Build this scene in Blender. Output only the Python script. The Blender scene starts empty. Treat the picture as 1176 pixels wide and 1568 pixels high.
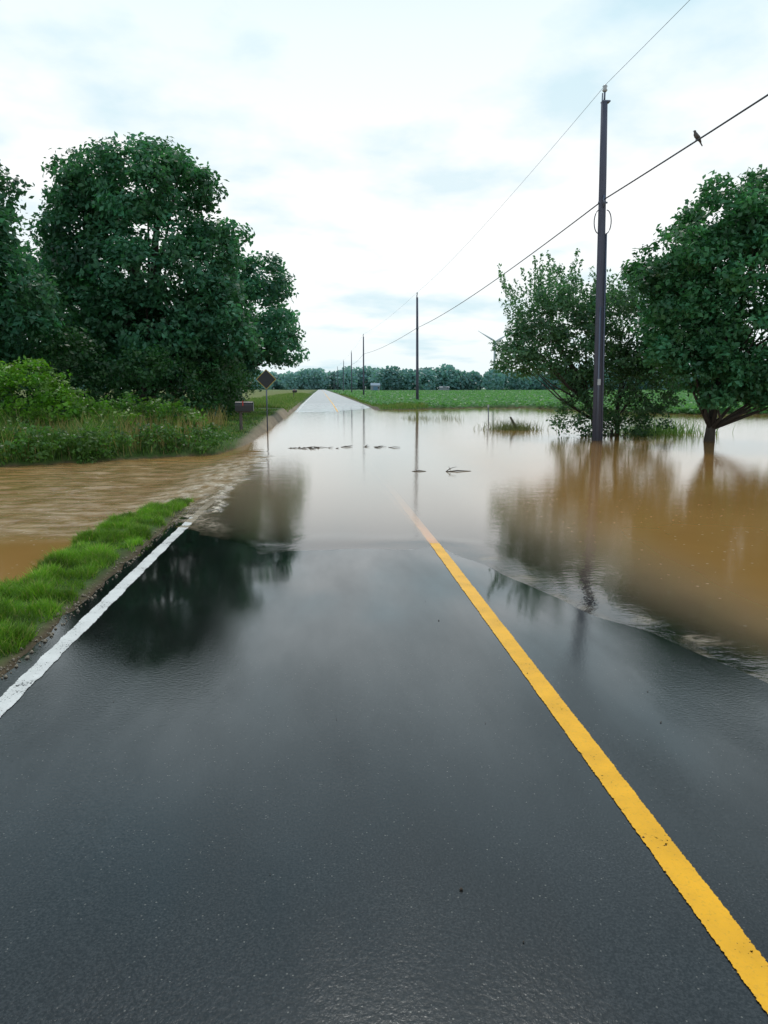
import bpy, math, numpy as np
from mathutils import Vector
sc=bpy.context.scene
R=np.random.RandomState(7)
def ss(x,a,b):
    t=np.clip((x-a)/(b-a),0,1); return t*t*(3-2*t)
def mknoise(seed,scale,n=14):
    r=np.random.RandomState(seed); a=r.rand(n)*2*np.pi; f=(0.5+r.rand(n)*1.5)/scale; p=r.rand(n)*6.28
    def fn(X,Y):
        s=0
        for i in range(n): s=s+np.sin((X*np.cos(a[i])+Y*np.sin(a[i]))*f[i]*2*np.pi+p[i])
        return s/math.sqrt(n)*1.0
    return fn
nA=mknoise(1,1.4); nB=mknoise(2,9); nC=mknoise(3,0.5); nD=mknoise(4,30); nE=mknoise(5,0.9)
# ---------- mesh helper
def mesh_obj(name,V,F,mat=None,col=None,attrs=None,smooth=False,parent=None):
    V=np.asarray(V,dtype=np.float32); F=np.asarray(F,dtype=np.int32)
    me=bpy.data.meshes.new(name)
    n,k=F.shape
    me.vertices.add(len(V)); me.vertices.foreach_set('co',V.ravel())
    me.loops.add(n*k); me.loops.foreach_set('vertex_index',F.ravel())
    me.polygons.add(n); me.polygons.foreach_set('loop_start',np.arange(0,n*k,k,dtype=np.int32))
    me.update(calc_edges=True); me.validate()
    if smooth: me.polygons.foreach_set('use_smooth',np.ones(len(me.polygons),dtype=bool))
    if col is not None:
        a=me.color_attributes.new('Col','FLOAT_COLOR','POINT')
        c=np.ones((len(V),4),dtype=np.float32); c[:,:3]=col; a.data.foreach_set('color',c.ravel())
    if attrs:
        for nm,v in attrs.items():
            a=me.attributes.new(nm,'FLOAT','POINT'); a.data.foreach_set('value',np.asarray(v,dtype=np.float32).ravel())
    if mat: me.materials.append(mat)
    o=bpy.data.objects.new(name,me); sc.collection.objects.link(o)
    if parent: o.parent=parent
    return o
def empty(name,loc=(0,0,0)):
    e=bpy.data.objects.new(name,None); e.empty_display_size=.3; sc.collection.objects.link(e); return e
def grid_faces(nx,ny):
    i=np.arange((nx-1)*(ny-1)); a=(i//(nx-1))*nx+i%(nx-1)
    return np.stack([a,a+1,a+nx+1,a+nx],1)
# ---------- node helper
def newmat(name):
    m=bpy.data.materials.new(name); m.use_nodes=True; nt=m.node_tree; nt.nodes.clear()
    out=nt.nodes.new('ShaderNodeOutputMaterial'); return m,nt,out
def N(nt,t,**kw):
    n=nt.nodes.new(t)
    for k,v in kw.items():
        if hasattr(n,k): setattr(n,k,v)
        else: n.inputs[k.replace('_',' ')].default_value=v
    return n
def L(nt,a,b): nt.links.new(a,b)
def noise(nt,vec,scale,detail=4,rough=.55):
    n=nt.nodes.new('ShaderNodeTexNoise'); n.inputs['Scale'].default_value=scale; n.inputs['Detail'].default_value=detail; n.inputs['Roughness'].default_value=rough
    if vec is not None: L(nt,vec,n.inputs['Vector'])
    return n.outputs['Fac']
def ramp(nt,fac,stops):
    r=nt.nodes.new('ShaderNodeValToRGB'); e=r.color_ramp.elements
    while len(e)<len(stops): e.new(.5)
    for i,(p,c) in enumerate(stops):
        e[i].position=p; e[i].color=(c,c,c,1) if not isinstance(c,tuple) else (*c,1)
    L(nt,fac,r.inputs[0]); return r.outputs[0]
def math_(nt,op,a,b=None,c=None):
    n=nt.nodes.new('ShaderNodeMath'); n.operation=op
    for i,v in enumerate([a,b,c]):
        if v is None: continue
        if isinstance(v,(int,float)): n.inputs[i].default_value=v
        else: L(nt,v,n.inputs[i])
    return n.outputs[0]
def mixc(nt,f,a,b,mode='MIX'):
    n=nt.nodes.new('ShaderNodeMix'); n.data_type='RGBA'; n.blend_type=mode
    for idx,v in ((0,f),(6,a),(7,b)):
        if isinstance(v,(int,float)): n.inputs[idx].default_value=v if idx==0 else (v,v,v,1)
        elif isinstance(v,tuple): n.inputs[idx].default_value=(*v,1)
        else: L(nt,v,n.inputs[idx])
    return n.outputs[2]
def simple(name,col,rough=.6,var=.3,scale=8,metal=0,stretch=None):
    m,nt,out=newmat(name); tc=N(nt,'ShaderNodeTexCoord'); v=tc.outputs['Object']
    if stretch:
        mp=N(nt,'ShaderNodeMapping'); mp.inputs['Scale'].default_value=stretch; L(nt,v,mp.inputs[0]); v=mp.outputs[0]
    f=noise(nt,v,scale,5)
    c=mixc(nt,f,tuple(x*(1-var) for x in col),tuple(min(1,x*(1+var)) for x in col))
    b=N(nt,'ShaderNodeBsdfPrincipled'); L(nt,c,b.inputs['Base Color']); b.inputs['Roughness'].default_value=rough; b.inputs['Metallic'].default_value=metal
    bp=N(nt,'ShaderNodeBump'); bp.inputs['Strength'].default_value=.3; bp.inputs['Distance'].default_value=.01; L(nt,f,bp.inputs['Height']); L(nt,bp.outputs[0],b.inputs['Normal'])
    L(nt,b.outputs[0],out.inputs[0]); return m
def leafmat(name,trans=.3,rough=.45):
    m,nt,out=newmat(name); a=N(nt,'ShaderNodeAttribute',attribute_name='Col')
    b=N(nt,'ShaderNodeBsdfPrincipled'); L(nt,a.outputs['Color'],b.inputs['Base Color']); b.inputs['Roughness'].default_value=rough; b.inputs['Specular IOR Level'].default_value=.4
    t=N(nt,'ShaderNodeBsdfTranslucent'); c=mixc(nt,1.0,a.outputs['Color'],(1.3,1.6,.8),'MULTIPLY'); L(nt,c,t.inputs[0])
    mx=N(nt,'ShaderNodeMixShader'); mx.inputs[0].default_value=trans; L(nt,b.outputs[0],mx.inputs[1]); L(nt,t.outputs[0],mx.inputs[2]); L(nt,mx.outputs[0],out.inputs[0]); return m
LEAF=leafmat('leaf',.38); GRASS=leafmat('grass_blade',.3,.5)
BARK=simple('bark',(.05,.042,.035),.9,.5,6,stretch=(3,3,.6))
# ---------- terrain functions
ry_k=[-60,0,4,8,12,18,26,40,50,56,62,75,200,5000]
rz_k=[.12,.0,-.012,-.030,-.085,-.2,-.28,-.18,-.07,-.03,.0,.09,.22,.24]
def road_z(X,Y):
    X=np.clip(X,-1.95,4.5)
    z=np.interp(Y,ry_k,rz_k)
    z=z-.0130*np.clip(X-1.26,0,None)-.02*np.clip(X-3.0,0,None)+.018*np.clip(-.7-X,0,None)*(1-ss(Y,11,15))
    z=z+.0006*nA(X,Y)*ss(Y,2,5)*(1-ss(Y,60,80)) + .008*nB(X,Y*1.0)*ss(Y,30,50)*(1-ss(Y,60,90))
    return z
def water_z(X,Y):
    w=-.03-.13*ss(-X,1.75,3.3)*(1-ss(Y,22,26))
    turb=ss(-X,1.2,1.9)*(1-ss(-X,6,13))*ss(Y,9,10.5)*(1-ss(Y,19,22))
    w=w+turb*(.014*nE(X*.6,Y*1.5)+.008*nC(X*.5,Y*1.4))
    return w
def bankY(X): return np.interp(X,[-60,-30,-7.7,-2.9,-2.2],[16,17,18.3,20.8,24])+.35*nB(X,X*.3)
def fieldY(X): return np.interp(X,[4,6,12,18,21,26,60],[57,60,63,66,52,47,44])+.8*nB(X,X*.5+3)
def ground_z(X,Y):
    rz=road_z(X,Y)
    a=-X-1.93; b=X-4.5
    zl=np.where(Y<30,.01+.012*nC(X,Y)-.2*ss(Y,10.2,13.2),-.2)
    zl=np.minimum(zl,0.05)
    verge=zl
    w=.66+.05*nE(X*0,Y)-.35*ss(Y,8.5,12.5)
    low=-.6
    zl=verge+(low-verge)*ss(a,w,w+.9)
    land=.12+.25*ss(Y-bankY(X),2,14)+.05*nB(X,Y)
    t=ss(Y-bankY(X),-.6,1.5)
    zl=zl+(land-zl)*t
    zl=np.where(a<.5, rz-.02+(zl-(rz-.02))*ss(a,0,.14+.45*ss(Y,12,16)), zl)
    zr=rz-.03+(-.6-rz)*ss(b,0,1.6)
    fl=.08+.05*nB(X*.6,Y)+.10*ss(Y,75,140)
    zr2=zr+(fl-zr)*ss(Y-fieldY(X),-1.5,2.0)
    z=np.where(a>0,zl,np.where(b>0,zr2,rz-.05))
    f=ss(Y,140,220); z=np.where((a>0)|(b>0), z*(1-f)+.17*f, rz-.08)
    e=np.maximum(ss(X,60,75),ss(-X,42,52)); z=np.where(np.abs(X)>40, z+(.35-z)*e, z)
    z=np.where((Y<-12)&((a>0)|(b>0)), np.maximum(z,.1), z)
    return z
geo=lambda a,b,n: list(np.geomspace(a,b,n))
Ysf=[-200,-60,-30,-16]+list(np.arange(-12,30,.18))+list(np.arange(30,90,.5))+geo(91,4500,46)
Xsf=[-4500,-1500,-600,-300,-150,-90]+list(np.arange(-60,-9,1.0))+list(np.arange(-9,-1.93,.11))+list(np.arange(-1.93,4.5,.32))+list(np.arange(4.5,8,.12))+list(np.arange(8,76,.9))+[90,150,300,600,1500,4500]
Ysf=np.array(Ysf);Xsf=np.array(Xsf)
X,Y=np.meshgrid(Xsf,Ysf); x=X.ravel(); y=Y.ravel(); z=ground_z(x,y)
g=np.array
col=np.tile(g([.055,.105,.022]),(len(x),1))
def blend(m,c):
    global col
    m=np.clip(m,0,1)[:,None]; col=col*(1-m)+g(c)*m
blend(ss(x,4.5,7)*ss(y,62,75),[.075,.165,.06])
blend(ss(-x,2.6,5)*ss(y,60,90),[.16,.19,.05])
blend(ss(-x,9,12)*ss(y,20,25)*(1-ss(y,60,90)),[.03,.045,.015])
blend(ss(y,300,900)*.5,[.10,.21,.12])
blend((1-ss(z-water_z(x,y),.0,.05))*(y<90),[.13,.09,.05])
blend((x<-1.9)*(1-ss(-x,2.3,2.7))*ss(y,14,18)*(1-ss(y,60,90)),[.30,.24,.17])
blend((x<-1.9)*(1-ss(-x,2.0,2.08))*(y<14),[.12,.09,.055])
blend((x>4.4)*(1-ss(x,4.7,5.1))*1.0*ss(y,50,60),[.16,.14,.10])
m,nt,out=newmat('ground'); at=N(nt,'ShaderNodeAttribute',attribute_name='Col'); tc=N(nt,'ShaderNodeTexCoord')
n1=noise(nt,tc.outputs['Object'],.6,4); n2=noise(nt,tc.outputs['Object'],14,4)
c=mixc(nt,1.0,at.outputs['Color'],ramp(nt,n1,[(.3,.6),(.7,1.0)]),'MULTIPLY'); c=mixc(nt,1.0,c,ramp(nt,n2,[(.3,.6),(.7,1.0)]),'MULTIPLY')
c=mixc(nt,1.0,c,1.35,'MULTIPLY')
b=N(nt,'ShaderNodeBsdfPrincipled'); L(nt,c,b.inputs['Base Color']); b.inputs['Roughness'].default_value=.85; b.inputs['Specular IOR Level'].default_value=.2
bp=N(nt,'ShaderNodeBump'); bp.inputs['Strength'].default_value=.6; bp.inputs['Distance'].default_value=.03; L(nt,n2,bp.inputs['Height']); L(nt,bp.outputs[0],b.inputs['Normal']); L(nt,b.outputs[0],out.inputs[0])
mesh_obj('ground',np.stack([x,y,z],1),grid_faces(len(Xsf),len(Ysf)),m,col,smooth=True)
# ---------- road
Yr=np.array([-60,-30,-16]+list(np.arange(-12,30,.15))+list(np.arange(30,90,.5))+geo(91,3000,60))
Xr=np.concatenate([[-1.93],np.linspace(-1.86,1.26,22),np.linspace(1.42,4.42,18),[4.5]])
X,Y=np.meshgrid(Xr,Yr); x=X.ravel().copy(); y=Y.ravel()
xe=x.copy(); xe[x<-1.9]+=.02*nC(y[x<-1.9],y[x<-1.9]*.3)+.012*nE(y[x<-1.9]*2,0*y[x<-1.9])
m,nt,out=newmat('wet_asphalt'); tc=N(nt,'ShaderNodeTexCoord'); o=tc.outputs['Object']
sep=N(nt,'ShaderNodeSeparateXYZ'); L(nt,o,sep.inputs[0])
nf=noise(nt,o,120,3,.6); nm=noise(nt,o,1.3,5,.6)
mpr=N(nt,'ShaderNodeMapping'); mpr.inputs['Scale'].default_value=(1.6,.45,1); L(nt,o,mpr.inputs[0]); nl=noise(nt,mpr.outputs[0],1.0,4,.55)
vo=N(nt,'ShaderNodeTexVoronoi'); vo.inputs['Scale'].default_value=115; L(nt,o,vo.inputs['Vector'])
base=mixc(nt,ramp(nt,nf,[(.38,0.),(.66,1.)]),(.002,.0023,.003),(.036,.038,.040))
base=mixc(nt,1.0,base,ramp(nt,nm,[(.3,.5),(.7,1.)]),'MULTIPLY')
sepc=N(nt,'ShaderNodeSeparateColor'); L(nt,vo.outputs['Color'],sepc.inputs[0])
fl=math_(nt,'MULTIPLY',math_(nt,'GREATER_THAN',sepc.outputs[0],.93),math_(nt,'LESS_THAN',vo.outputs['Distance'],.36))
fl=math_(nt,'MULTIPLY',fl,math_(nt,'POWER',sepc.outputs[1],2.5))
base=mixc(nt,fl,base,(.15,.145,.13))
wetd=N(nt,'ShaderNodeMapRange'); wetd.inputs[1].default_value=3; wetd.inputs[2].default_value=7; wetd.inputs[3].default_value=1; wetd.inputs[4].default_value=.4; L(nt,sep.outputs[1],wetd.inputs[0])
base=mixc(nt,1.0,base,wetd.outputs[0],'MULTIPLY')
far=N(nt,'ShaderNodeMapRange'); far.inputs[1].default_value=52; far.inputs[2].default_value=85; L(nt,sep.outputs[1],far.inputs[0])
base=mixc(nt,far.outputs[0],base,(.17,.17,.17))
b=N(nt,'ShaderNodeBsdfDiffuse'); L(nt,base,b.inputs['Color'])
mr=N(nt,'ShaderNodeMapRange'); mr.inputs[1].default_value=1.5; mr.inputs[2].default_value=5.0; mr.inputs[3].default_value=.22; mr.inputs[4].default_value=.055; L(nt,sep.outputs[1],mr.inputs[0])
cr=math_(nt,'ADD',mr.outputs[0],math_(nt,'MULTIPLY',math_(nt,'SUBTRACT',nl,.45),.22)); cr=math_(nt,'MAXIMUM',cr,.035)
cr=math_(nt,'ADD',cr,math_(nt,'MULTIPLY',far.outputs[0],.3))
bp=N(nt,'ShaderNodeBump'); bp.inputs['Strength'].default_value=.7; bp.inputs['Distance'].default_value=.004; L(nt,nf,bp.inputs['Height']); L(nt,bp.outputs[0],b.inputs['Normal'])
bs=N(nt,'ShaderNodeMapRange'); bs.inputs[1].default_value=2.0; bs.inputs[2].default_value=6.0; bs.inputs[3].default_value=.48; bs.inputs[4].default_value=.03; L(nt,sep.outputs[1],bs.inputs[0])
bstr=math_(nt,'MULTIPLY',bs.outputs[0],ramp(nt,nl,[(.38,.3),(.62,1.)]))
nq=noise(nt,o,60,3,.6)
bc=N(nt,'ShaderNodeBump'); bc.inputs['Distance'].default_value=.004; L(nt,bstr,bc.inputs['Strength']); L(nt,nq,bc.inputs['Height'])
gl=N(nt,'ShaderNodeBsdfGlossy'); L(nt,cr,gl.inputs['Roughness']); gl.inputs[0].default_value=(.93,.98,1,1); L(nt,bc.outputs[0],gl.inputs['Normal'])
fr=N(nt,'ShaderNodeFresnel'); fr.inputs[0].default_value=1.9
fx=math_(nt,'MULTIPLY',fr.outputs[0],ramp(nt,nl,[(.3,1.),(.7,.75)]))
nearf=N(nt,'ShaderNodeMapRange'); nearf.inputs[1].default_value=2; nearf.inputs[2].default_value=5.5; nearf.inputs[3].default_value=.62; nearf.inputs[4].default_value=1.05; L(nt,sep.outputs[1],nearf.inputs[0])
fx=math_(nt,'MULTIPLY',fx,nearf.outputs[0])
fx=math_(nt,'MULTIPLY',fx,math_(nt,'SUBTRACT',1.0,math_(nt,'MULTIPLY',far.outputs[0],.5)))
m2=N(nt,'ShaderNodeMixShader'); L(nt,fx,m2.inputs[0]); L(nt,b.outputs[0],m2.inputs[1]); L(nt,gl.outputs[0],m2.inputs[2]); L(nt,m2.outputs[0],out.inputs[0])
mesh_obj('road',np.stack([xe,y,road_z(x,y)],1),grid_faces(len(Xr),len(Yr)),m,smooth=True)
# markings
def paint(name,col,cx,hw,wear):
    m,nt,out=newmat(name); tc=N(nt,'ShaderNodeTexCoord'); o=tc.outputs['Object']; sep=N(nt,'ShaderNodeSeparateXYZ'); L(nt,o,sep.inputs[0])
    nf=noise(nt,o,70,4,.65); nm=noise(nt,o,5,5)
    d=math_(nt,'ABSOLUTE',math_(nt,'SUBTRACT',sep.outputs[0],cx))
    d=math_(nt,'ADD',d,math_(nt,'MULTIPLY',math_(nt,'SUBTRACT',nf,.5),.02)); d=math_(nt,'ADD',d,math_(nt,'MULTIPLY',math_(nt,'SUBTRACT',nm,.5),.03*wear))
    vis=math_(nt,'LESS_THAN',d,hw-.006)
    holes=math_(nt,'LESS_THAN',math_(nt,'ADD',math_(nt,'MULTIPLY',nf,.6),math_(nt,'MULTIPLY',nm,.4)),.635 if wear<1.5 else .60)
    vis=math_(nt,'MULTIPLY',vis,holes)
    c=mixc(nt,ramp(nt,nm,[(.35,0.),(.7,1.)]),col,tuple(v*.8 for v in col)); c=mixc(nt,ramp(nt,nf,[(.55,0.),(.8,.35)]),c,(.08,.07,.05))
    b=N(nt,'ShaderNodeBsdfPrincipled'); L(nt,c,b.inputs['Base Color']); b.inputs['Roughness'].default_value=.4; b.inputs['Specular IOR Level'].default_value=.3
    bp=N(nt,'ShaderNodeBump'); bp.inputs['Strength'].default_value=.5; bp.inputs['Distance'].default_value=.003; L(nt,nf,bp.inputs['Height']); L(nt,bp.outputs[0],b.inputs['Normal'])
    t=N(nt,'ShaderNodeBsdfTransparent'); mx=N(nt,'ShaderNodeMixShader'); L(nt,vis,mx.inputs[0]); L(nt,t.outputs[0],mx.inputs[1]); L(nt,b.outputs[0],mx.inputs[2]); L(nt,mx.outputs[0],out.inputs[0]); return m
def strip(name,cx,hw,mat,ymax=3000):
    Yq=Yr[Yr<=ymax]
    X,Y=np.meshgrid([cx-hw,cx,cx+hw],Yq); x=X.ravel();y=Y.ravel()
    return mesh_obj(name,np.stack([x,y,road_z(x,y)+.004],1),grid_faces(3,len(Yq)),mat,smooth=True)
strip('yellow_center_line',1.26,.064,paint('yellow_paint',(.96,.48,.006),1.26,.062,.5))
strip('white_edge_line',-1.74,.064,paint('white_paint',(.80,.80,.78),-1.74,.062,1.6))
# ---------- water
Xw=np.concatenate([np.arange(-60,-14,1.5),np.arange(-14,-5,.25),np.arange(-5,5,.07),np.arange(5,12,.3),np.arange(12,80,1.5)])
Yw=np.concatenate([np.arange(-12,2,.8),np.arange(2,24,.08),np.arange(24,95,.6)])
X,Y=np.meshgrid(Xw,Yw);x=X.ravel();y=Y.ravel();wz=water_z(x,y)
gr=np.where((x>-1.93)&(x<4.5),road_z(x,y),ground_z(x,y)); dep=wz-gr
turb=ss(-x,1.2,1.9)*(1-ss(-x,4,10))*ss(y,8.8,10)*(1-ss(y,18,21))
edge=-1.60+.12*np.sin(y*1.5-1.2)+.05*nE(y*.8,y*0)-.5*(1-ss(y,9.4,10.2))+.25*ss(y,14,20)
foam_sheen=np.exp(-((dep-.008)/.007)**2)*ss(-x,.9,1.5)*(y>8.5)*(y<13)*.7*(x>-2.6)
foam_sheen=np.maximum(foam_sheen,.45*np.exp(-((dep-.002)/.003)**2)*(x>1.6)*(y<7.5)*ss(nC(x,y),-.2,.8))  # right waterline: a little foam plus pale sky sheen painted as colour
band=ss(edge-x,-.03,.08)*(1-ss(edge-x,.5,1.7))*ss(y,9.4,10)*(1-ss(y,17,22)); foam_sheen=np.maximum(foam_sheen,band*(.5+.3*nC(x*1.3,y*.9)))
crest=np.exp(-((x-edge)/(.06+.03*nC(y,x)))**2)*ss(y,9.8,10.8)*(1-ss(y,13.2,15)); foam_sheen=np.maximum(foam_sheen,crest*(1.2+.6*nC(x*1.2,y*2)))
foam_sheen=np.clip(foam_sheen,0,2.2)
k=np.where(x<0,.05-.03*ss(-x,1.5,2.1),.05-.032*ss(x,1.8,3.0))
mud=1-np.exp(-np.clip(dep-.001,0,None)/k)
wz=wz+.005*np.exp(-((dep-.005)/.004)**2)*(y<14)+.012*np.clip(foam_sheen,0,1)*nC(x*1.6,y*1.6)*(x<0)+.04*crest
F=grid_faces(len(Xw),len(Yw)); keep=(dep[F].max(1)>-.05); F=F[keep]
m,nt,out=newmat('muddy_water'); tc=N(nt,'ShaderNodeTexCoord'); o=tc.outputs['Object']; sep=N(nt,'ShaderNodeSeparateXYZ'); L(nt,o,sep.inputs[0])
ad=N(nt,'ShaderNodeAttribute',attribute_name='mud'); at=N(nt,'ShaderNodeAttribute',attribute_name='turb'); af=N(nt,'ShaderNodeAttribute',attribute_name='foam_sheen'); ar=N(nt,'ShaderNodeAttribute',attribute_name='onroad')
n1=noise(nt,o,.5,3); n2=noise(nt,o,5,3,.6); 
mp=N(nt,'ShaderNodeMapping'); mp.inputs['Scale'].default_value=(1,1.6,1); L(nt,o,mp.inputs[0]); n3=noise(nt,mp.outputs[0],2.4,4,.55); n4=noise(nt,mp.outputs[0],13,3,.6)
c=mixc(nt,n1,(.29,.15,.042),(.40,.22,.07)); 
c=mixc(nt,math_(nt,'MULTIPLY',ar.outputs['Fac'],.85),c,(.35,.28,.20))
c=mixc(nt,math_(nt,'MULTIPLY',at.outputs['Fac'],.8),c,mixc(nt,ramp(nt,n3,[(.38,0.),(.66,1.)]),(.27,.165,.07),(.44,.31,.17)))
vo=N(nt,'ShaderNodeTexVoronoi'); vo.inputs['Scale'].default_value=9; L(nt,o,vo.inputs['Vector'])
fleck=math_(nt,'MULTIPLY',math_(nt,'LESS_THAN',vo.outputs['Distance'],.13),math_(nt,'GREATER_THAN',n2,.52))
c=mixc(nt,math_(nt,'MULTIPLY',fleck,.6),c,(.65,.55,.4))
fm=math_(nt,'MINIMUM',math_(nt,'MULTIPLY',af.outputs['Fac'],ramp(nt,n4,[(.35,.18),(.6,1.)])),1.0)
c=mixc(nt,fm,c,(.74,.66,.54))
df=N(nt,'ShaderNodeBsdfDiffuse'); L(nt,c,df.inputs[0])
tr=N(nt,'ShaderNodeBsdfTransparent'); tr.inputs[0].default_value=(.93,.9,.84,1)
m1=N(nt,'ShaderNodeMixShader'); L(nt,math_(nt,'MAXIMUM',ad.outputs['Fac'],fm),m1.inputs[0]); L(nt,tr.outputs[0],m1.inputs[1]); L(nt,df.outputs[0],m1.inputs[2])
h=math_(nt,'ADD',math_(nt,'MULTIPLY',n3,math_(nt,'ADD',math_(nt,'MULTIPLY',at.outputs['Fac'],.7),.3)),math_(nt,'MULTIPLY',n4,.18))
st=math_(nt,'ADD',math_(nt,'MULTIPLY',at.outputs['Fac'],.7),.14)
bp=N(nt,'ShaderNodeBump'); bp.inputs['Distance'].default_value=.05; L(nt,st,bp.inputs['Strength']); L(nt,h,bp.inputs['Height'])
gl=N(nt,'ShaderNodeBsdfGlossy'); gl.inputs['Roughness'].default_value=.05; gl.inputs[0].default_value=(1,1,1,1); L(nt,bp.outputs[0],gl.inputs['Normal'])
bp2=N(nt,'ShaderNodeBump'); bp2.inputs['Distance'].default_value=.05; L(nt,math_(nt,'MULTIPLY',at.outputs['Fac'],.5),bp2.inputs['Strength']); L(nt,h,bp2.inputs['Height'])
fr=N(nt,'ShaderNodeFresnel'); L(nt,math_(nt,'ADD',1.38,math_(nt,'MULTIPLY',ar.outputs['Fac'],.17)),fr.inputs[0]); L(nt,bp2.outputs[0],fr.inputs['Normal'])
frf=math_(nt,'MULTIPLY',fr.outputs[0],math_(nt,'SUBTRACT',1.0,math_(nt,'MULTIPLY',fm,.7)))
m2=N(nt,'ShaderNodeMixShader'); L(nt,frf,m2.inputs[0]); L(nt,m1.outputs[0],m2.inputs[1]); L(nt,gl.outputs[0],m2.inputs[2]); L(nt,m2.outputs[0],out.inputs[0])
onroad=ss(x,-1.9,-1.4)*(1-ss(x,2.2,4.2))
mesh_obj('flood_water',np.stack([x,y,wz],1),F,m,attrs={'mud':mud,'turb':turb,'foam_sheen':foam_sheen,'onroad':onroad},smooth=True)
# ---------- tubes
def tube_data(P,Rd,seg=8):
    P=np.asarray(P,float); n=len(P); V=[];F=[]
    up=np.array([0,0,1.])
    for i in range(n):
        t=P[min(i+1,n-1)]-P[max(i-1,0)]; t/=np.linalg.norm(t)+1e-9
        r=up if abs(t[2])<.9 else np.array([1.,0,0])
        a=np.cross(t,r); a/=np.linalg.norm(a); bb=np.cross(t,a)
        for k in range(seg):
            th=2*np.pi*k/seg; V.append(P[i]+Rd[i]*(a*np.cos(th)+bb*np.sin(th)))
    for i in range(n-1):
        for k in range(seg):
            F.append([i*seg+k,i*seg+(k+1)%seg,(i+1)*seg+(k+1)%seg,(i+1)*seg+k])
    b0=len(V); V.append(P[0]); V.append(P[-1])
    for k in range(seg):
        F.append([b0,(k+1)%seg,k,k]); F.append([b0+1,(n-1)*seg+k,(n-1)*seg+(k+1)%seg,(n-1)*seg+(k+1)%seg])
    return V,F
def tubes(name,lst,mat,parent=None,seg=8):
    me=bpy.data.meshes.new(name); V=[];F=[]
    for P,Rd in lst:
        v,f=tube_data(P,Rd,seg); o=len(V); V+=[tuple(q) for q in v]
        for q in f:
            q=[a+o for a in q]; q=q[:3] if q[3]==q[2] or q[3]==q[0] else q
            F.append(q)
    me.from_pydata(V,[],F); me.update()
    for p in me.polygons: p.use_smooth=True
    me.materials.append(mat); ob=bpy.data.objects.new(name,me); sc.collection.objects.link(ob)
    if parent: ob.parent=parent
    return ob
def box(name,c,s,mat,parent=None,bev=.01,rot=None):
    import bmesh
    bm=bmesh.new(); bmesh.ops.create_cube(bm,size=1)
    for v in bm.verts: v.co=Vector((v.co.x*s[0],v.co.y*s[1],v.co.z*s[2]))
    if bev: bmesh.ops.bevel(bm,geom=bm.edges[:],offset=bev,segments=2,affect='EDGES')
    me=bpy.data.meshes.new(name); bm.to_mesh(me); bm.free(); me.materials.append(mat)
    o=bpy.data.objects.new(name,me); o.location=c
    if rot: o.rotation_euler=rot
    sc.collection.objects.link(o)
    if parent: o.parent=parent
    return o
# ---------- leaves
def unit(n,r=R):
    v=r.normal(size=(n,3)); return v/np.linalg.norm(v,axis=1,keepdims=True)
def leaves(name,C,Nrm,size,colr,mat,parent=None,asp=.55):
    n=len(C); t=unit(n); t=t-(t*Nrm).sum(1,keepdims=True)*Nrm; t/=np.linalg.norm(t,axis=1,keepdims=True)+1e-9
    s=np.cross(Nrm,t); sz=size[:,None]
    V=np.stack([C-t*sz*.5, C+s*sz*.5*asp+Nrm*sz*.08, C+t*sz*.5, C-s*sz*.5*asp+Nrm*sz*.08],1).reshape(-1,3)
    F=np.arange(4*n).reshape(n,4)
    return mesh_obj(name,V,F,mat,np.repeat(colr,4,0),parent=parent)
def crown(lobes,dens=5.0,lpc=34,ls=.2,base=(.035,.085,.025),sub=.36,clr=.45,var=.55,hole=0.0,nsub=14):
    C=[];NN=[];CO=[];S=[]
    SL=[]
    for (cx,cy,cz,rx,ry,rz) in lobes:
        c=g([cx,cy,cz]); r=g([rx,ry,rz]); rm=(rx+ry+rz)/3
        SL.append((c,r*.80))
        for u in unit(int(nsub)):
            k=sub*(.6+.8*R.rand()); SL.append((c+u*r*(.78+.12*R.rand()),np.full(3,rm*k)*g([1.1,1.1,.8])))
    for c,r in SL:
        area=4*np.pi*((r[0]*r[1]+r[1]*r[2]+r[0]*r[2])/3); nc=max(6,int(area*dens))
        U=unit(nc); cc=c+U*r*(.80+.28*R.rand(nc,1))
        ins=np.zeros(nc,bool)
        for c2,r2 in SL:
            if c2 is c: continue
            ins|=(((cc-c2)/(r2*.72))**2).sum(1)<1
        cc=cc[~ins];U=U[~ins]
        if len(cc)==0: continue
        tint=(1+var*(R.rand()-.5))
        for p,u in zip(cc,U):
            if R.rand()<hole: continue
            k=int(lpc*(.5+R.rand())); q=p+np.clip(R.normal(size=(k,3)),-1.7,1.7)*clr*g([.5,.5,.32])
            C.append(q); nn=u*.5+g([0,0,.55])+R.normal(size=(k,3))*.55; nn/=np.linalg.norm(nn,axis=1,keepdims=True); NN.append(nn)
            t=tint*(1+var*(R.rand()-.5)); cb=g(base)*t; cb=cb*g([1+.35*(R.rand()-.5),1,1+.3*(R.rand()-.5)])
            CO.append(np.clip(cb*(1+.35*(R.rand(k,1)-.5)),0,1)); S.append(ls*(.6+.8*R.rand(k)))
    return np.concatenate(C),np.concatenate(NN),np.concatenate(S),np.concatenate(CO)
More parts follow.
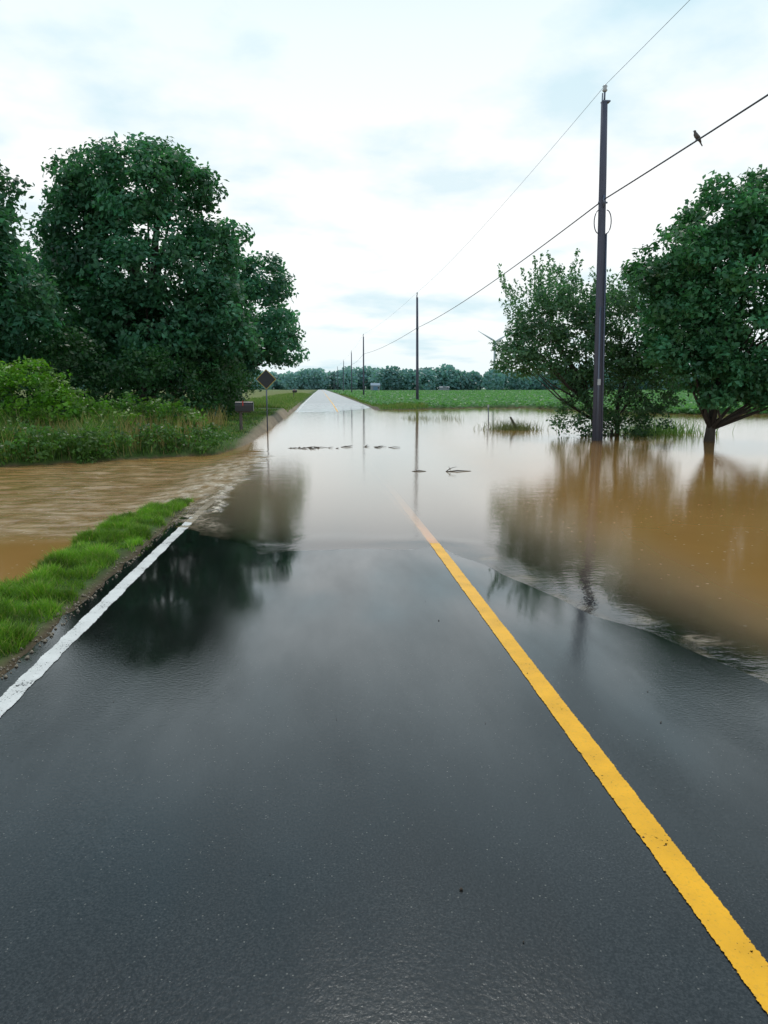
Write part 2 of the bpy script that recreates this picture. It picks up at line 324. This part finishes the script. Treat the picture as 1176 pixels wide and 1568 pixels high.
def tree(name,pos,lobes,tr=.25,trunk_h=None,extra=None,limbs=True,**kw):
    e=empty(name); C,NN,S,CO=crown(lobes,**kw)
    if extra is not None:
        C=np.concatenate([C,extra[0]]);NN=np.concatenate([NN,extra[1]]);S=np.concatenate([S,extra[2]]);CO=np.concatenate([CO,extra[3]])
    leaves('foliage',C,NN,S,CO,LEAF,e)
    b=g(pos,dtype=float); T=[]
    top=g(max(lobes,key=lambda l:l[2])[:3]); th=trunk_h or top[2]
    pts=[];rad=[]
    for i in range(9):
        t=i/8; p=b+(g([top[0],top[1],th])-b)*t; p[0]=b[0]+(top[0]-b[0])*t**1.8+.12*math.sin(i*1.7)*t; p[1]=b[1]+(top[1]-b[1])*t**1.5
        pts.append(p); rad.append(tr*(1.35 if i==0 else 1-.82*t))
    T.append((pts,rad))
    if limbs:
        for l in lobes:
            for j in range(3):
                c=g(l[:3])+unit(1)[0]*g(l[3:])*.6; k=max(1,min(7,int(8*np.clip((c[2]-b[2])*.5/(th-b[2]+.01),.12,.8)))); s=g(pts[k]); mid=(s+c)/2+g([0,0,-.15])+R.normal(size=3)*.15
                r0=rad[k]*.5; T.append(([s,mid,c],[r0,r0*.55,r0*.15]))
    tubes('trunk',T,BARK,e,7)
    return e
def shoots(centers,n,h,base,ls=.12):
    C=[];NN=[];S=[];CO=[]
    for i in range(n):
        l=centers[R.randint(len(centers))]; a=R.rand()*6.28; rr=math.sqrt(R.rand()); 
        p=g([l[0]+l[3]*rr*math.cos(a),l[1]+l[4]*rr*math.sin(a),l[2]+l[5]*math.sqrt(max(0,1-rr*rr))*.8])
        d=g([rr*math.cos(a)*.45,rr*math.sin(a)*.45,1])+R.normal(size=3)*.1; H=h*(.5+R.rand()*.8); k=int(34*H/.6)
        t=R.rand(k); q=p+d*H*t[:,None]+R.normal(size=(k,3))*.075*(1-.6*t[:,None]); C.append(q); NN.append(unit(k)); S.append(ls*(.6+.7*R.rand(k))); CO.append(g(base)*(1+.5*(R.rand(k,1)-.3)))
    return np.concatenate(C),np.concatenate(NN),np.concatenate(S),np.concatenate(CO)
DK=(.055,.168,.092)
tree('oak_tree',(-8,36,.2),[(-8,36,7.5,3.5,3.1,4.1),(-6.9,36,10.8,1.8,2,1.8),(-9.5,36,10.7,1.6,2,1.5),(-10.8,36,8.8,1.5,2,2.0),(-10.6,35.5,5.4,2.6,2.6,2.8),(-5.4,35,6.3,1.9,2.2,2.3),(-4.9,35.6,8.1,1.3,1.5,1.4),(-4.4,34.5,4.5,1.5,1.8,1.7),(-7.4,33.8,4.3,2.4,1.6,2.2)],tr=.42,base=DK,dens=2.3,lpc=32,ls=.25,clr=.55,sub=.33,nsub=15)
tree('walnut_tree',(-5.2,43.5,.2),[(-3.4,43,5.7,1.8,2,2.5),(-2.4,42.5,4.5,1.3,1.5,1.5),(-3.9,43,7.8,1.4,1.3,1.2),(-5.2,43,4,2,2,2),(-3.9,42.5,3.4,1.2,1.2,1.0)],tr=.28,base=(.07,.21,.135),dens=2.6,lpc=28,ls=.25,clr=.5,nsub=11)
tree('oak_tree',(-14.5,30,.2),[(-14.6,30,6.0,3.7,3.2,4.3),(-12.3,29.5,4.6,2.0,2.0,2.6),(-13.6,29.5,8.2,1.9,2,1.9),(-12.4,29.5,7.0,1.2,1.5,1.2),(-16.5,30,8.5,2.5,2.4,2.4)],tr=.4,base=DK,dens=2.3,lpc=29,ls=.24,clr=.55)
tree('ash_tree',(-15,43,.2),[(-15,43,6,4,3,4),(-12,44,5,3,3,3.4)],tr=.35,base=(.05,.15,.08),dens=1.7,lpc=26,ls=.3,clr=.65,nsub=10)
# understory
def shrub(name,pos,lobes,**kw):
    return tree(name,pos,lobes,tr=.06,trunk_h=max(l[2] for l in lobes),**kw)
shrub('hazel_bush',(-9.6,24.6,.1),[(-9.7,24.6,1.4,1.7,1.3,1.2),(-8.3,24.4,1.1,1.4,1.1,.9),(-11.4,24.8,1.4,1.5,1.3,1.4),(-7.2,24.6,.7,1.1,.9,.6)],base=(.11,.25,.025),dens=4.5,lpc=26,ls=.14,clr=.32,nsub=12)
shrub('hazel_bush',(-5.9,26,.1),[(-5.9,26,.7,1.0,.8,.7),(-5.1,27,.6,.8,.8,.5),(-6.9,26.3,.7,.9,.8,.7)],base=(.085,.19,.03),dens=4.5,lpc=24,ls=.13,clr=.3,nsub=9)
shrub('understory_thicket',(-9,30,.2),[(-13,28.5,1.8,2.6,1.4,2.0),(-9.5,30,1.8,2.4,1.5,2.1),(-6.6,31,1.6,2.0,1.5,1.9),(-5,34,1.5,1.4,1.6,1.7),(-4.7,38,1.4,1.0,1.8,1.6)],base=(.035,.10,.035),dens=2.8,lpc=26,ls=.17,clr=.45,nsub=10)
shrub('understory_thicket',(-10,46,.2),[(-22,47,3,5,2,3.4),(-14,48,3,5,2,3.4),(-7.5,48,2.5,3,2,2.8)],base=(.03,.08,.035),dens=1.5,lpc=28,ls=.3,clr=.7,nsub=8)
# right side
WL=(.09,.20,.11)
la=[(8.3,27,3.9,1.5,1.2,1.35),(7.1,27,2.75,.95,.8,.6),(9.4,27.3,3.4,1.2,1.1,1.5),(8.3,27,2.9,1.3,1.0,.9),(7.7,27,3.4,.9,.8,.8)]
tree('willow_tree',(10.3,27,-.6),la,tr=.13,base=WL,dens=5.2,lpc=29,ls=.14,clr=.34,nsub=11,extra=shoots([la[0],la[2]],95,1.2,WL))
lb=[(11.3,27.6,4.0,1.3,1.2,1.5),(12.4,28,3.4,1.2,1,1.6)]
tree('willow_tree',(11.3,27.6,-.6),lb,tr=.1,base=WL,dens=4.9,lpc=26,ls=.14,clr=.34,nsub=11,extra=shoots(lb,70,1.1,WL),hole=.05)
shrub('willow_bush',(10.6,26.6,-.6),[(10.5,26.8,1.3,1.4,1.1,1.4),(11.6,27,1.4,1.3,1.1,1.5),(9.7,26.8,.7,1.0,.9,.9),(12.3,27.4,2.2,1,.9,1.2),(11.0,26.6,.3,1.5,.8,.8)],base=(.05,.12,.055),dens=4.8,lpc=24,ls=.12,clr=.3,nsub=11)
tree('maple_tree',(12.75,23.5,-.6),[(13.9,23.6,4.8,2.8,2.4,2.5),(12.5,23.4,6.9,1.3,1.2,1.1),(14.4,23.5,7.2,1.5,1.3,1.1),(11.3,23.3,5.7,1.4,1.2,1.2),(11.4,23.1,3.7,1.4,1.2,1.3),(13.2,22.5,3.0,1.5,1.2,1.4),(15.2,22.6,2.8,2.0,1.5,1.9),(16.2,23.6,5.4,1.8,1.6,2),(12.2,22.8,2.1,1.0,.9,.9),(13.2,22.3,5.2,1.5,1,1.4),(14.2,22.3,1.9,1.2,.9,.8)],tr=.17,base=(.06,.185,.09),dens=4.8,lpc=28,ls=.185,clr=.36,nsub=13,sub=.33)
# ---------- blades
def blades(name,P,H,W,colr,mat=GRASS,parent=None,lean=.35):
    n=len(P); a=R.rand(n)*6.28; s=np.stack([-np.sin(a),np.cos(a),0*a],1)
    b2=R.rand(n)*6.28; ld=np.stack([np.cos(b2),np.sin(b2),0*b2],1)*(lean*R.rand(n)*H)[:,None]
    up=g([0,0,1.]); H=H[:,None];W=W[:,None]
    V=np.stack([P-s*W,P+s*W,P+up*H*.55-s*W*.7+ld*.35,P+up*H*.55+s*W*.7+ld*.35,P+up*H+ld],1).reshape(-1,3)
    i=np.arange(n)[:,None]*5
    F=np.concatenate([i+g([0,1,3]),i+g([0,3,2]),i+g([2,3,4])])
    return mesh_obj(name,V,F,mat,np.repeat(colr,5,0),parent=parent)
def gcol(n,a,b2,c=None,pc=.1):
    t=R.rand(n,1); o=g(a)*(1-t)+g(b2)*t
    if c is not None: k=R.rand(n)<pc; o[k]=g(c)*(.7+.6*R.rand(k.sum(),1))
    return o
# near verge
n=180000; x=-1.98-R.rand(n)*1.05; y=1.5+R.rand(n)**1.15*12; z=ground_z(x,y)
k=(z>-.085)&(-x-2.01>.07*R.rand(n)+.03*nE(y,y*0)+.03*nC(y,y*0))&(R.rand(n)<.6+.4*nC(x,y)+.2*nE(x,y)); x,y,z=x[k],y[k],z[k]; n=len(x)
cc=gcol(n,(.07,.18,.012),(.20,.36,.03),(.34,.32,.11),.09)*(1+.35*nE(x*1.5,y*1.5))[:,None]
blades('grass_verge',np.stack([x,y,z-.005],1),np.clip(.03+.06*R.rand(n)**2+.035*np.clip(nE(x,y),-.5,1.2)+.035*np.clip(nC(x,y),-.3,1),.012,.2),.0022+.002*R.rand(n),np.clip(cc,0.01,1),lean=1.2)
# tall grass bank
n=130000; x=-22+R.rand(n)*20.0; y=17+R.rand(n)**1.3*30
k=(y>bankY(x)-.1)&(x<-2.45-.5*R.rand(n)); x,y=x[k],y[k]; z=ground_z(x,y); k=z>-.1; x,y,z=x[k],y[k],z[k]; n=len(x)
hf=np.clip(.12+.62*ss(-x,3.2,6.5),0,1)*(.75+.3*nB(x*2,y*2)+.15*nE(x,y)); hf=np.clip(hf,.08,1.1)
cc=gcol(n,(.05,.125,.02),(.13,.24,.04),(.34,.28,.13),.12)*(1+.35*nA(x,y))[:,None]
blades('tall_grass',np.stack([x,y,z-.02],1),hf*(.5+.7*R.rand(n)),.008+.009*R.rand(n),np.clip(cc,.01,1),lean=.8)
n=2000; x=-8.5+R.rand(n)*5.0; y=bankY(x)+.8+R.rand(n)*9; z=ground_z(x,y); k=nE(x*.6,y*.6)>.0; x,y,z=x[k],y[k],z[k]; n=len(x)
blades('dock_weeds',np.stack([x,y,z],1),.45+.45*R.rand(n),.006+.01*R.rand(n),gcol(n,(.22,.13,.06),(.32,.28,.11)),lean=.5)
LB=[]
for i in range(64):
    xx=-14+R.rand()*11; yy=float(bankY(xx))+.4+R.rand()*4; s_=R.rand(); LB.append((xx,yy,.28,.3+.4*s_,.35,.22+.4*s_*R.rand()))
C,NN,S,CO=crown(LB,dens=12,lpc=12,ls=.1,base=(.075,.165,.035),clr=.2,nsub=4); leaves('broadleaf_weeds',C,NN,S,CO,LEAF)
n=60000; sgn=R.rand(n)<.5; y=50+R.rand(n)**1.4*150; x=np.where(sgn,-2.2-R.rand(n)*5,4.75+R.rand(n)*4.5); z=ground_z(x,y); k=z>-.03;x,y,z=x[k],y[k],z[k];n=len(x)
blades('roadside_grass',np.stack([x,y,z-.02],1),.12+.35*R.rand(n)*ss(np.abs(x-1.2),3.3,6),.015+.02*R.rand(n),gcol(n,(.08,.16,.03),(.18,.27,.06),(.30,.26,.12),.12),lean=.6)
n=170000; y=48+R.rand(n)**1.9*300; x=5.5+R.rand(n)*75*(y/70); z=ground_z(x,y); k=(z>.0)&((x>9.5)|(y>66)); x,y,z=x[k],y[k],z[k]; x=np.where(y<110,np.round(x/.76)*.76,x)+.16*R.normal(size=len(x)); n=len(x)
leaves('soybean_field',np.stack([x,y,z+.05+.35*R.rand(n)],1),(lambda v:v/np.linalg.norm(v,axis=1,keepdims=True))(g([0,0,1.])+R.normal(size=(n,3))*.5),.22+.003*y*R.rand(n),gcol(n,(.11,.25,.10),(.15,.31,.13)),LEAF,asp=.8)
n=900; x=8.1+.55*R.normal(size=n); y=31+.5*R.normal(size=n)
blades('flooded_weeds',np.stack([x,y,np.full(n,-.1)],1),.15+.45*R.rand(n)**1.5,.006+.006*R.rand(n),gcol(n,(.10,.13,.05),(.18,.19,.09)),lean=1.3)
n=1100; x=13.0+.9*R.normal(size=n); y=28+.7*R.normal(size=n)
blades('flooded_weeds',np.stack([x,y,np.full(n,-.1)],1),.2+.7*R.rand(n)**1.5,.008+.006*R.rand(n),gcol(n,(.10,.22,.05),(.2,.34,.1)),lean=1.1)
n=250; x=R.choice([5.2,6.1,7.4],n)+.25*R.normal(size=n); y=42+1.5*R.normal(size=n)
blades('flooded_weeds',np.stack([x,y,np.full(n,-.1)],1),.15+.3*R.rand(n),.006+.006*R.rand(n),gcol(n,(.10,.13,.05),(.2,.22,.1)),lean=.8)
# distant trees, bluish haze mixed into their leaf colours
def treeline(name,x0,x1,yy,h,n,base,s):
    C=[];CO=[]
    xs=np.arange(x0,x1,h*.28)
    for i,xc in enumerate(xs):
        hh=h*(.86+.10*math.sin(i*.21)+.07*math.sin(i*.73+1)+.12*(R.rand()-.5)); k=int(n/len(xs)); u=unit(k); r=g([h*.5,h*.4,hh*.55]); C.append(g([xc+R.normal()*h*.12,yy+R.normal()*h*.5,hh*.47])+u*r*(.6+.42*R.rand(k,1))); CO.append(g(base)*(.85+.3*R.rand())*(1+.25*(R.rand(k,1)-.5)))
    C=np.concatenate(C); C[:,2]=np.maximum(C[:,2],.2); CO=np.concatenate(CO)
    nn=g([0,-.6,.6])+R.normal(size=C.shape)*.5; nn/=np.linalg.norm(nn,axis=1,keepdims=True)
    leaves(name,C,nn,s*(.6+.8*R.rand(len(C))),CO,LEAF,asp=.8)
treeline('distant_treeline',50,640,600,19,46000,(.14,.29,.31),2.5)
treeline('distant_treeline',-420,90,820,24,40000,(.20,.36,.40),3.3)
# ---------- utility poles
POLE=simple('weathered_pole_wood',(.085,.09,.13),.8,.4,4,stretch=(5,5,.4)); METAL=simple('dark_metal',(.12,.14,.20),.4,.2,10,.4); CER=simple('porcelain',(.45,.47,.5),.25,.1,10); CAB=simple('black_cable',(.03,.035,.055),.5,.1,10)
poles=[(9.25,24.3,-.6,11.0,-.26),(9.75,75,0,11.0,-.1),(7.6,132,.1,11,0),(7.9,190,.1,11,0),(7.6,250,.1,11,.2),(7.4,320,.1,11,0),(7.3,400,.1,11,0)]
for i,(px,py,pz,ph,ln) in enumerate(poles):
    e=empty('utility_pole')
    xt=px+ln
    tubes('shaft',[([(px+ln*pz/11,py,pz),(px+ln*.4,py,ph*.4),(px+ln*.75,py,ph*.75),(xt,py,ph-.45)],[.15,.13,.115,.10])],POLE,e,14)
    tubes('top_pin',[([(xt,py,ph-.5),(xt,py,ph-.02)],[.03,.03]),([(xt-.07,py,ph-.75),(xt-.07,py,ph-.2)],[.02,.02])],METAL,e)
    tubes('insulator',[([(xt,py,ph-.16),(xt,py,ph-.12),(xt,py,ph-.06),(xt,py,ph),(xt,py,ph+.05)],[.05,.085,.05,.08,.03])],CER,e,12)
    xm=px+ln*.69
    tubes('clamp',[([(xm-.15,py-.05,7.55),(xm+.15,py-.05,7.55)],[.03,.03]),([(xm,py-.16,7.4),(xm,py-.16,7.75)],[.04,.04])],METAL,e)
    if i==0:
        tubes('conduit',[([(px+.17,py-.06,-.6),(px+.09,py-.06,2.6),(px-.02,py-.06,6.6)],[.035,.035,.03]),([(px-.03,py-.17,-.6),(px-.13,py-.15,4.3)],[.04,.035])],METAL,e)
        lp=[]
        for sx in (-1,1):
            pts=[(xm+sx*(.12+.16*math.sin(t)),py-.12,6.95-.36*math.cos(t)) for t in np.linspace(0,math.pi,12)]
            lp.append((pts,[.016]*12))
        tubes('cable_loops',lp,CAB,e,6)
        box('meter_tag',(px-.08,py-.2,1.9),(.10,.03,.2),CER,e,.004)
        box('cap_plate',(xt+.04,py,ph-.45),(.26,.2,.05),METAL,e,.01)
allp=[(9.3,-28,0,11.6,0)]+poles
def wire(name,zf,r,sag):
    lst=[]
    for (a,b_) in zip(allp[:-1],allp[1:]):
        P=[];za=zf(a);zb=zf(b_); xa=a[0]+a[4]*za/11; xb=b_[0]+b_[4]*zb/11
        for t in np.linspace(0,1,25): P.append((xa+(xb-xa)*t,a[1]+(b_[1]-a[1])*t-.16,za+(zb-za)*t-4*sag*t*(1-t)))
        lst.append((P,[r]*25))
    return tubes(name,lst,CAB,None,6)
wire('communication_cable',lambda p:8.4 if p[1]<0 else 7.62,.02,.35)
wire('power_line',lambda p:p[3]+.03,.006,.4)
e=empty('utility_pole'); tubes('shaft',[([(9.3,-28,-.6),(9.3,-28,11.4)],[.145,.1])],POLE,e,12)
# ---------- bird on cable
t=(18.5+28)/(52.3); bz=8.4+(7.62-8.4)*t-4*.35*t*(1-t)+.022; by=18.34; bx=9.3+(9.07-9.3)*t
FE=simple('dove_feathers',(.10,.09,.09),.7,.3,30)
bd=empty('mourning_dove')
tubes('body',[([(bx+.13,by,bz-.06),(bx+.09,by,bz-.02),(bx+.05,by,bz+.04),(bx+.01,by,bz+.09),(bx-.02,by,bz+.135),(bx-.035,by,bz+.175),(bx-.045,by,bz+.205),(bx-.05,by,bz+.225)],[.012,.02,.04,.056,.05,.03,.031,.012])],FE,bd,14)
tubes('tail',[([(bx+.09,by,bz-.01),(bx+.17,by,bz-.13)],[.022,.012])],FE,bd,6)
tubes('wings',[([(bx-.0,by+s*.045,bz+.12),(bx+.05,by+s*.05,bz+.06),(bx+.13,by+s*.02,bz-.05)],[.022,.028,.006]) for s in (-1,1)],FE,bd,8)
tubes('beak',[([(bx-.07,by,bz+.205),(bx-.1,by,bz+.2)],[.008,.002])],CAB,bd,6)
tubes('legs',[([(bx+.0,by+s*.02,bz+.05),(bx-.0,by+s*.015,bz-.004)],[.006,.005]) for s in (-1,1)],CAB,bd,6)
# ---------- mailbox
WOOD=simple('grey_wood',(.10,.085,.07),.85,.4,8); BLK=simple('black_enamel',(.012,.013,.015),.35,.2,8)
def mailbox(px,py,pz,s=1):
    e=empty('mailbox'); tubes('post',[([(px,py,pz-.3),(px,py,pz+1.0*s)],[.06,.055])],WOOD,e,4)
    box('support_arm',(px+.1,py,pz+.97*s),(.5,.12,.05),WOOD,e)
    V=[];F=[];prof=[(-.15,0),(.15,0)]+[(.15*math.cos(a),.19+.15*math.sin(a)) for a in np.linspace(0,math.pi,9)]
    me=bpy.data.meshes.new('box'); n=len(prof)
    for xx in (-.18,.44): V+=[(px+xx,py+a,pz+1.0*s+b_) for a,b_ in prof]
    F=[[k,(k+1)%n,n+(k+1)%n,n+k] for k in range(n)]+[list(range(n))[::-1],list(range(n,2*n))]
    me.from_pydata(V,[],F); me.materials.append(BLK); o=bpy.data.objects.new('box',me); sc.collection.objects.link(o); o.parent=e
    box('door_lip',(px+.45,py,pz+1.15*s),(.02,.3,.32),BLK,e,.008); box('flag',(px+.1,py-.165,pz+1.27*s),(.04,.01,.18),simple('red_flag',(.4,.03,.02)),e,.002)
mailbox(-2.85,27,-.1); mailbox(-3.7,105,.15)
# ---------- sign
e=empty('road_warning_sign'); SG=simple('sign_back',(.02,.022,.026),.6,.2,5); SY=simple('sign_yellow_edge',(.5,.36,.06),.5,.2,5)
tubes('post',[([(-2.2,31,-.1),(-2.2,31,2.45)],[.03,.03])],METAL,e,6)
box('diamond_panel',(-2.2,30.95,2.06),(.53,.012,.53),SG,e,.004,rot=(0,math.radians(45),0))
box('panel_edge',(-2.2,30.965,2.06),(.58,.010,.58),SY,e,.003,rot=(0,math.radians(45),0))
# ---------- posts & debris
e=empty('broken_fence_post'); tubes('post',[([(8.35,31,-.4),(8.2,31,.15),(8.0,31,.5)],[.07,.065,.04])],WOOD,e,7)
tubes('brace',[([(8.35,31,.02),(8.05,31.05,.3)],[.02,.015])],WOOD,e,5)
e=empty('marker_post'); tubes('stake',[([(8.45,37,-.4),(8.4,37,.85)],[.025,.025])],METAL,e,6); box('reflector',(8.4,36.97,.82),(.09,.02,.14),CER,e,.004)
DR=simple('driftwood',(.05,.035,.025),.7,.4,10)
L1=[]
for i in range(26):
    a=-.9+3.2*R.rand(); b_=21.8+.3*R.normal()+.12*(a-.5); ln=.08+.35*R.rand()**2; ang=.5*R.normal(); r=.007+.010*R.rand()
    dx,dy=math.cos(ang)*ln/2,math.sin(ang)*ln/2; L1.append(([(a-dx,b_-dy,-.03),(a,b_+.03,-.02+.02*R.rand()),(a+dx,b_+dy,-.025+.03*R.rand())],[r*.6,r,r*.4]))
L1+=[([(1.9,15.4,-.03),(2.05,15.42,-.015),(2.2,15.4,-.028)],[.008,.013,.005]),([(2.6,15.3,-.03),(2.85,15.33,-.012),(3.15,15.36,-.028)],[.008,.014,.005]),([(2.62,15.35,-.03),(2.7,15.3,.04),(2.83,15.3,.075)],[.012,.008,.003]),([(2.7,15.3,.0),(2.66,15.3,.08)],[.008,.003])]
tubes('driftwood',L1,DR,None,6)
bits=[]
for i in range(16):
    xx=-1.5+R.rand()*4.5; yy=1.9+R.rand()**1.3*6; r=.002+.004*R.rand()**2; zz=float(road_z(g([xx]),g([yy]))[0])+.003; bits.append(([(xx-r,yy,zz),(xx,yy+r*.3,zz+r*.4),(xx+r,yy,zz)],[r*.4,r,r*.3]))
tubes('leaf_litter',bits,DR,None,6)
bits=[]
for i in range(500):
    yy=3+R.rand()**1.2*10; xx=-1.88-.14*R.rand()**1.2; r=.004+.008*R.rand()**2; zz=float(ground_z(g([min(xx,-1.94)]),g([yy]))[0])+.004
    if xx>-1.93: zz=float(road_z(g([xx]),g([yy]))[0])+.002
    bits.append(([(xx-r,yy,zz),(xx,yy+r*.3,zz+r*.6),(xx+r,yy,zz)],[r*.5,r,r*.4]))
tubes('shoulder_gravel',bits,simple('gravel',(.30,.25,.19),.8,.5,60),None,5)
# ---------- wind turbine, barn
TW=simple('turbine_white',(.5,.55,.6),.5,.05,.1); e=empty('wind_turbine'); tx,ty=302,1290
tubes('tower',[([(tx,ty,0),(tx,ty,80)],[2.4,1.5])],TW,e,12); box('nacelle',(tx,ty,81),(3.5,9,3.5),TW,e,.6)
tubes('blades',[([(tx,ty-5,81),(tx+math.cos(a)*8,ty-5,81+math.sin(a)*8),(tx+math.cos(a)*36,ty-5,81+math.sin(a)*36)],[1.1,1.7,.3]) for a in (math.radians(150),math.radians(30),math.radians(270))],TW,e,6)
def barn(bx_,by_,w,d,h,rc):
    e=empty('barn'); WLm=simple('barn_wall',(.2,.24,.28)); RF=simple('barn_roof',rc)
    box('walls',(bx_,by_,h/2+.2),(w,d,h),WLm,e,.02)
    me=bpy.data.meshes.new('roof'); a,b_=w/2+.3,d/2+.3; z0=h+.2; z1=h*1.55
    me.from_pydata([(bx_-a,by_-b_,z0),(bx_+a,by_-b_,z0),(bx_+a,by_+b_,z0),(bx_-a,by_+b_,z0),(bx_-a,by_,z1),(bx_+a,by_,z1)],[],[(0,1,5,4),(3,4,5,2),(0,4,3),(1,2,5),(0,3,2,1)]); me.materials.append(RF)
    o=bpy.data.objects.new('roof',me); sc.collection.objects.link(o); o.parent=e
    box('door',(bx_,by_-d/2-.03,1.6),(3,.06,2.8),RF,e,.01); box('window',(bx_+w*.33,by_-d/2-.03,2),(1,.06,1),BLK,e,.01)
barn(38,520,6,6,3.4,(.10,.2,.3)); barn(93,560,7,6,2.0,(.2,.23,.26))
# ---------- world
w=bpy.data.worlds.new('World'); sc.world=w; w.use_nodes=True; nt=w.node_tree; nt.nodes.clear()
wo=N(nt,'ShaderNodeOutputWorld'); bg=N(nt,'ShaderNodeBackground'); bg.inputs[1].default_value=.1
sky=N(nt,'ShaderNodeTexSky'); sky.sky_type='NISHITA'; sky.sun_disc=False; sky.sun_elevation=math.radians(62); sky.sun_rotation=math.radians(5)
tc=N(nt,'ShaderNodeTexCoord'); nr=N(nt,'ShaderNodeVectorMath',operation='NORMALIZE'); L(nt,tc.outputs['Generated'],nr.inputs[0]); sp=N(nt,'ShaderNodeSeparateXYZ'); L(nt,nr.outputs[0],sp.inputs[0])
zz=math_(nt,'MAXIMUM',sp.outputs[2],0.0); dn=math_(nt,'ADD',zz,.16); cb=N(nt,'ShaderNodeCombineXYZ'); L(nt,math_(nt,'DIVIDE',sp.outputs[0],dn),cb.inputs[0]); L(nt,math_(nt,'DIVIDE',sp.outputs[1],dn),cb.inputs[1]); cb.inputs[2].default_value=5.2
f1=noise(nt,cb.outputs[0],2.3,6,.52); f2=noise(nt,cb.outputs[0],.8,2,.5)
f=math_(nt,'ADD',math_(nt,'MULTIPLY',f1,.6),math_(nt,'MULTIPLY',f2,.4))
grad=ramp(nt,zz,[(0.,(.78,.885,.92)),(.08,(.91,.955,.965)),(.25,(1.,1.,.99)),(.40,(.84,.94,.97)),(.56,(.56,.72,.80)),(.8,(.30,.41,.50)),(1.,(.22,.32,.42))])
dk=mixc(nt,1.0,grad,(.72,.85,.90),'MULTIPLY')
cl=mixc(nt,ramp(nt,f,[(.505,0.),(.63,1.)]),grad,dk)
sca=N(nt,'ShaderNodeVectorMath',operation='SCALE'); L(nt,cl,sca.inputs[0]); sca.inputs['Scale'].default_value=11.3
c=mixc(nt,.94,sky.outputs[0],sca.outputs[0]); L(nt,c,bg.inputs[0]); L(nt,bg.outputs[0],wo.inputs[0])
sd=bpy.data.lights.new('sun','SUN'); sd.energy=1.5; sd.angle=math.radians(12); sd.color=(1,.95,.87); so=bpy.data.objects.new('sun',sd); so.rotation_euler=(math.radians(-28),0,math.radians(-5)); sc.collection.objects.link(so)
# ---------- camera
cd=bpy.data.cameras.new('camera'); cd.sensor_fit='VERTICAL'; cd.sensor_height=36; cd.lens=26; cd.clip_end=8000; cd.clip_start=.05
co=bpy.data.objects.new('camera',cd); co.location=(0,0,1.7); co.rotation_euler=(math.radians(90-9.5),0,math.radians(-4.85)); sc.collection.objects.link(co); sc.camera=co
sc.view_settings.view_transform='Standard'; sc.view_settings.look='None'; sc.view_settings.exposure=0
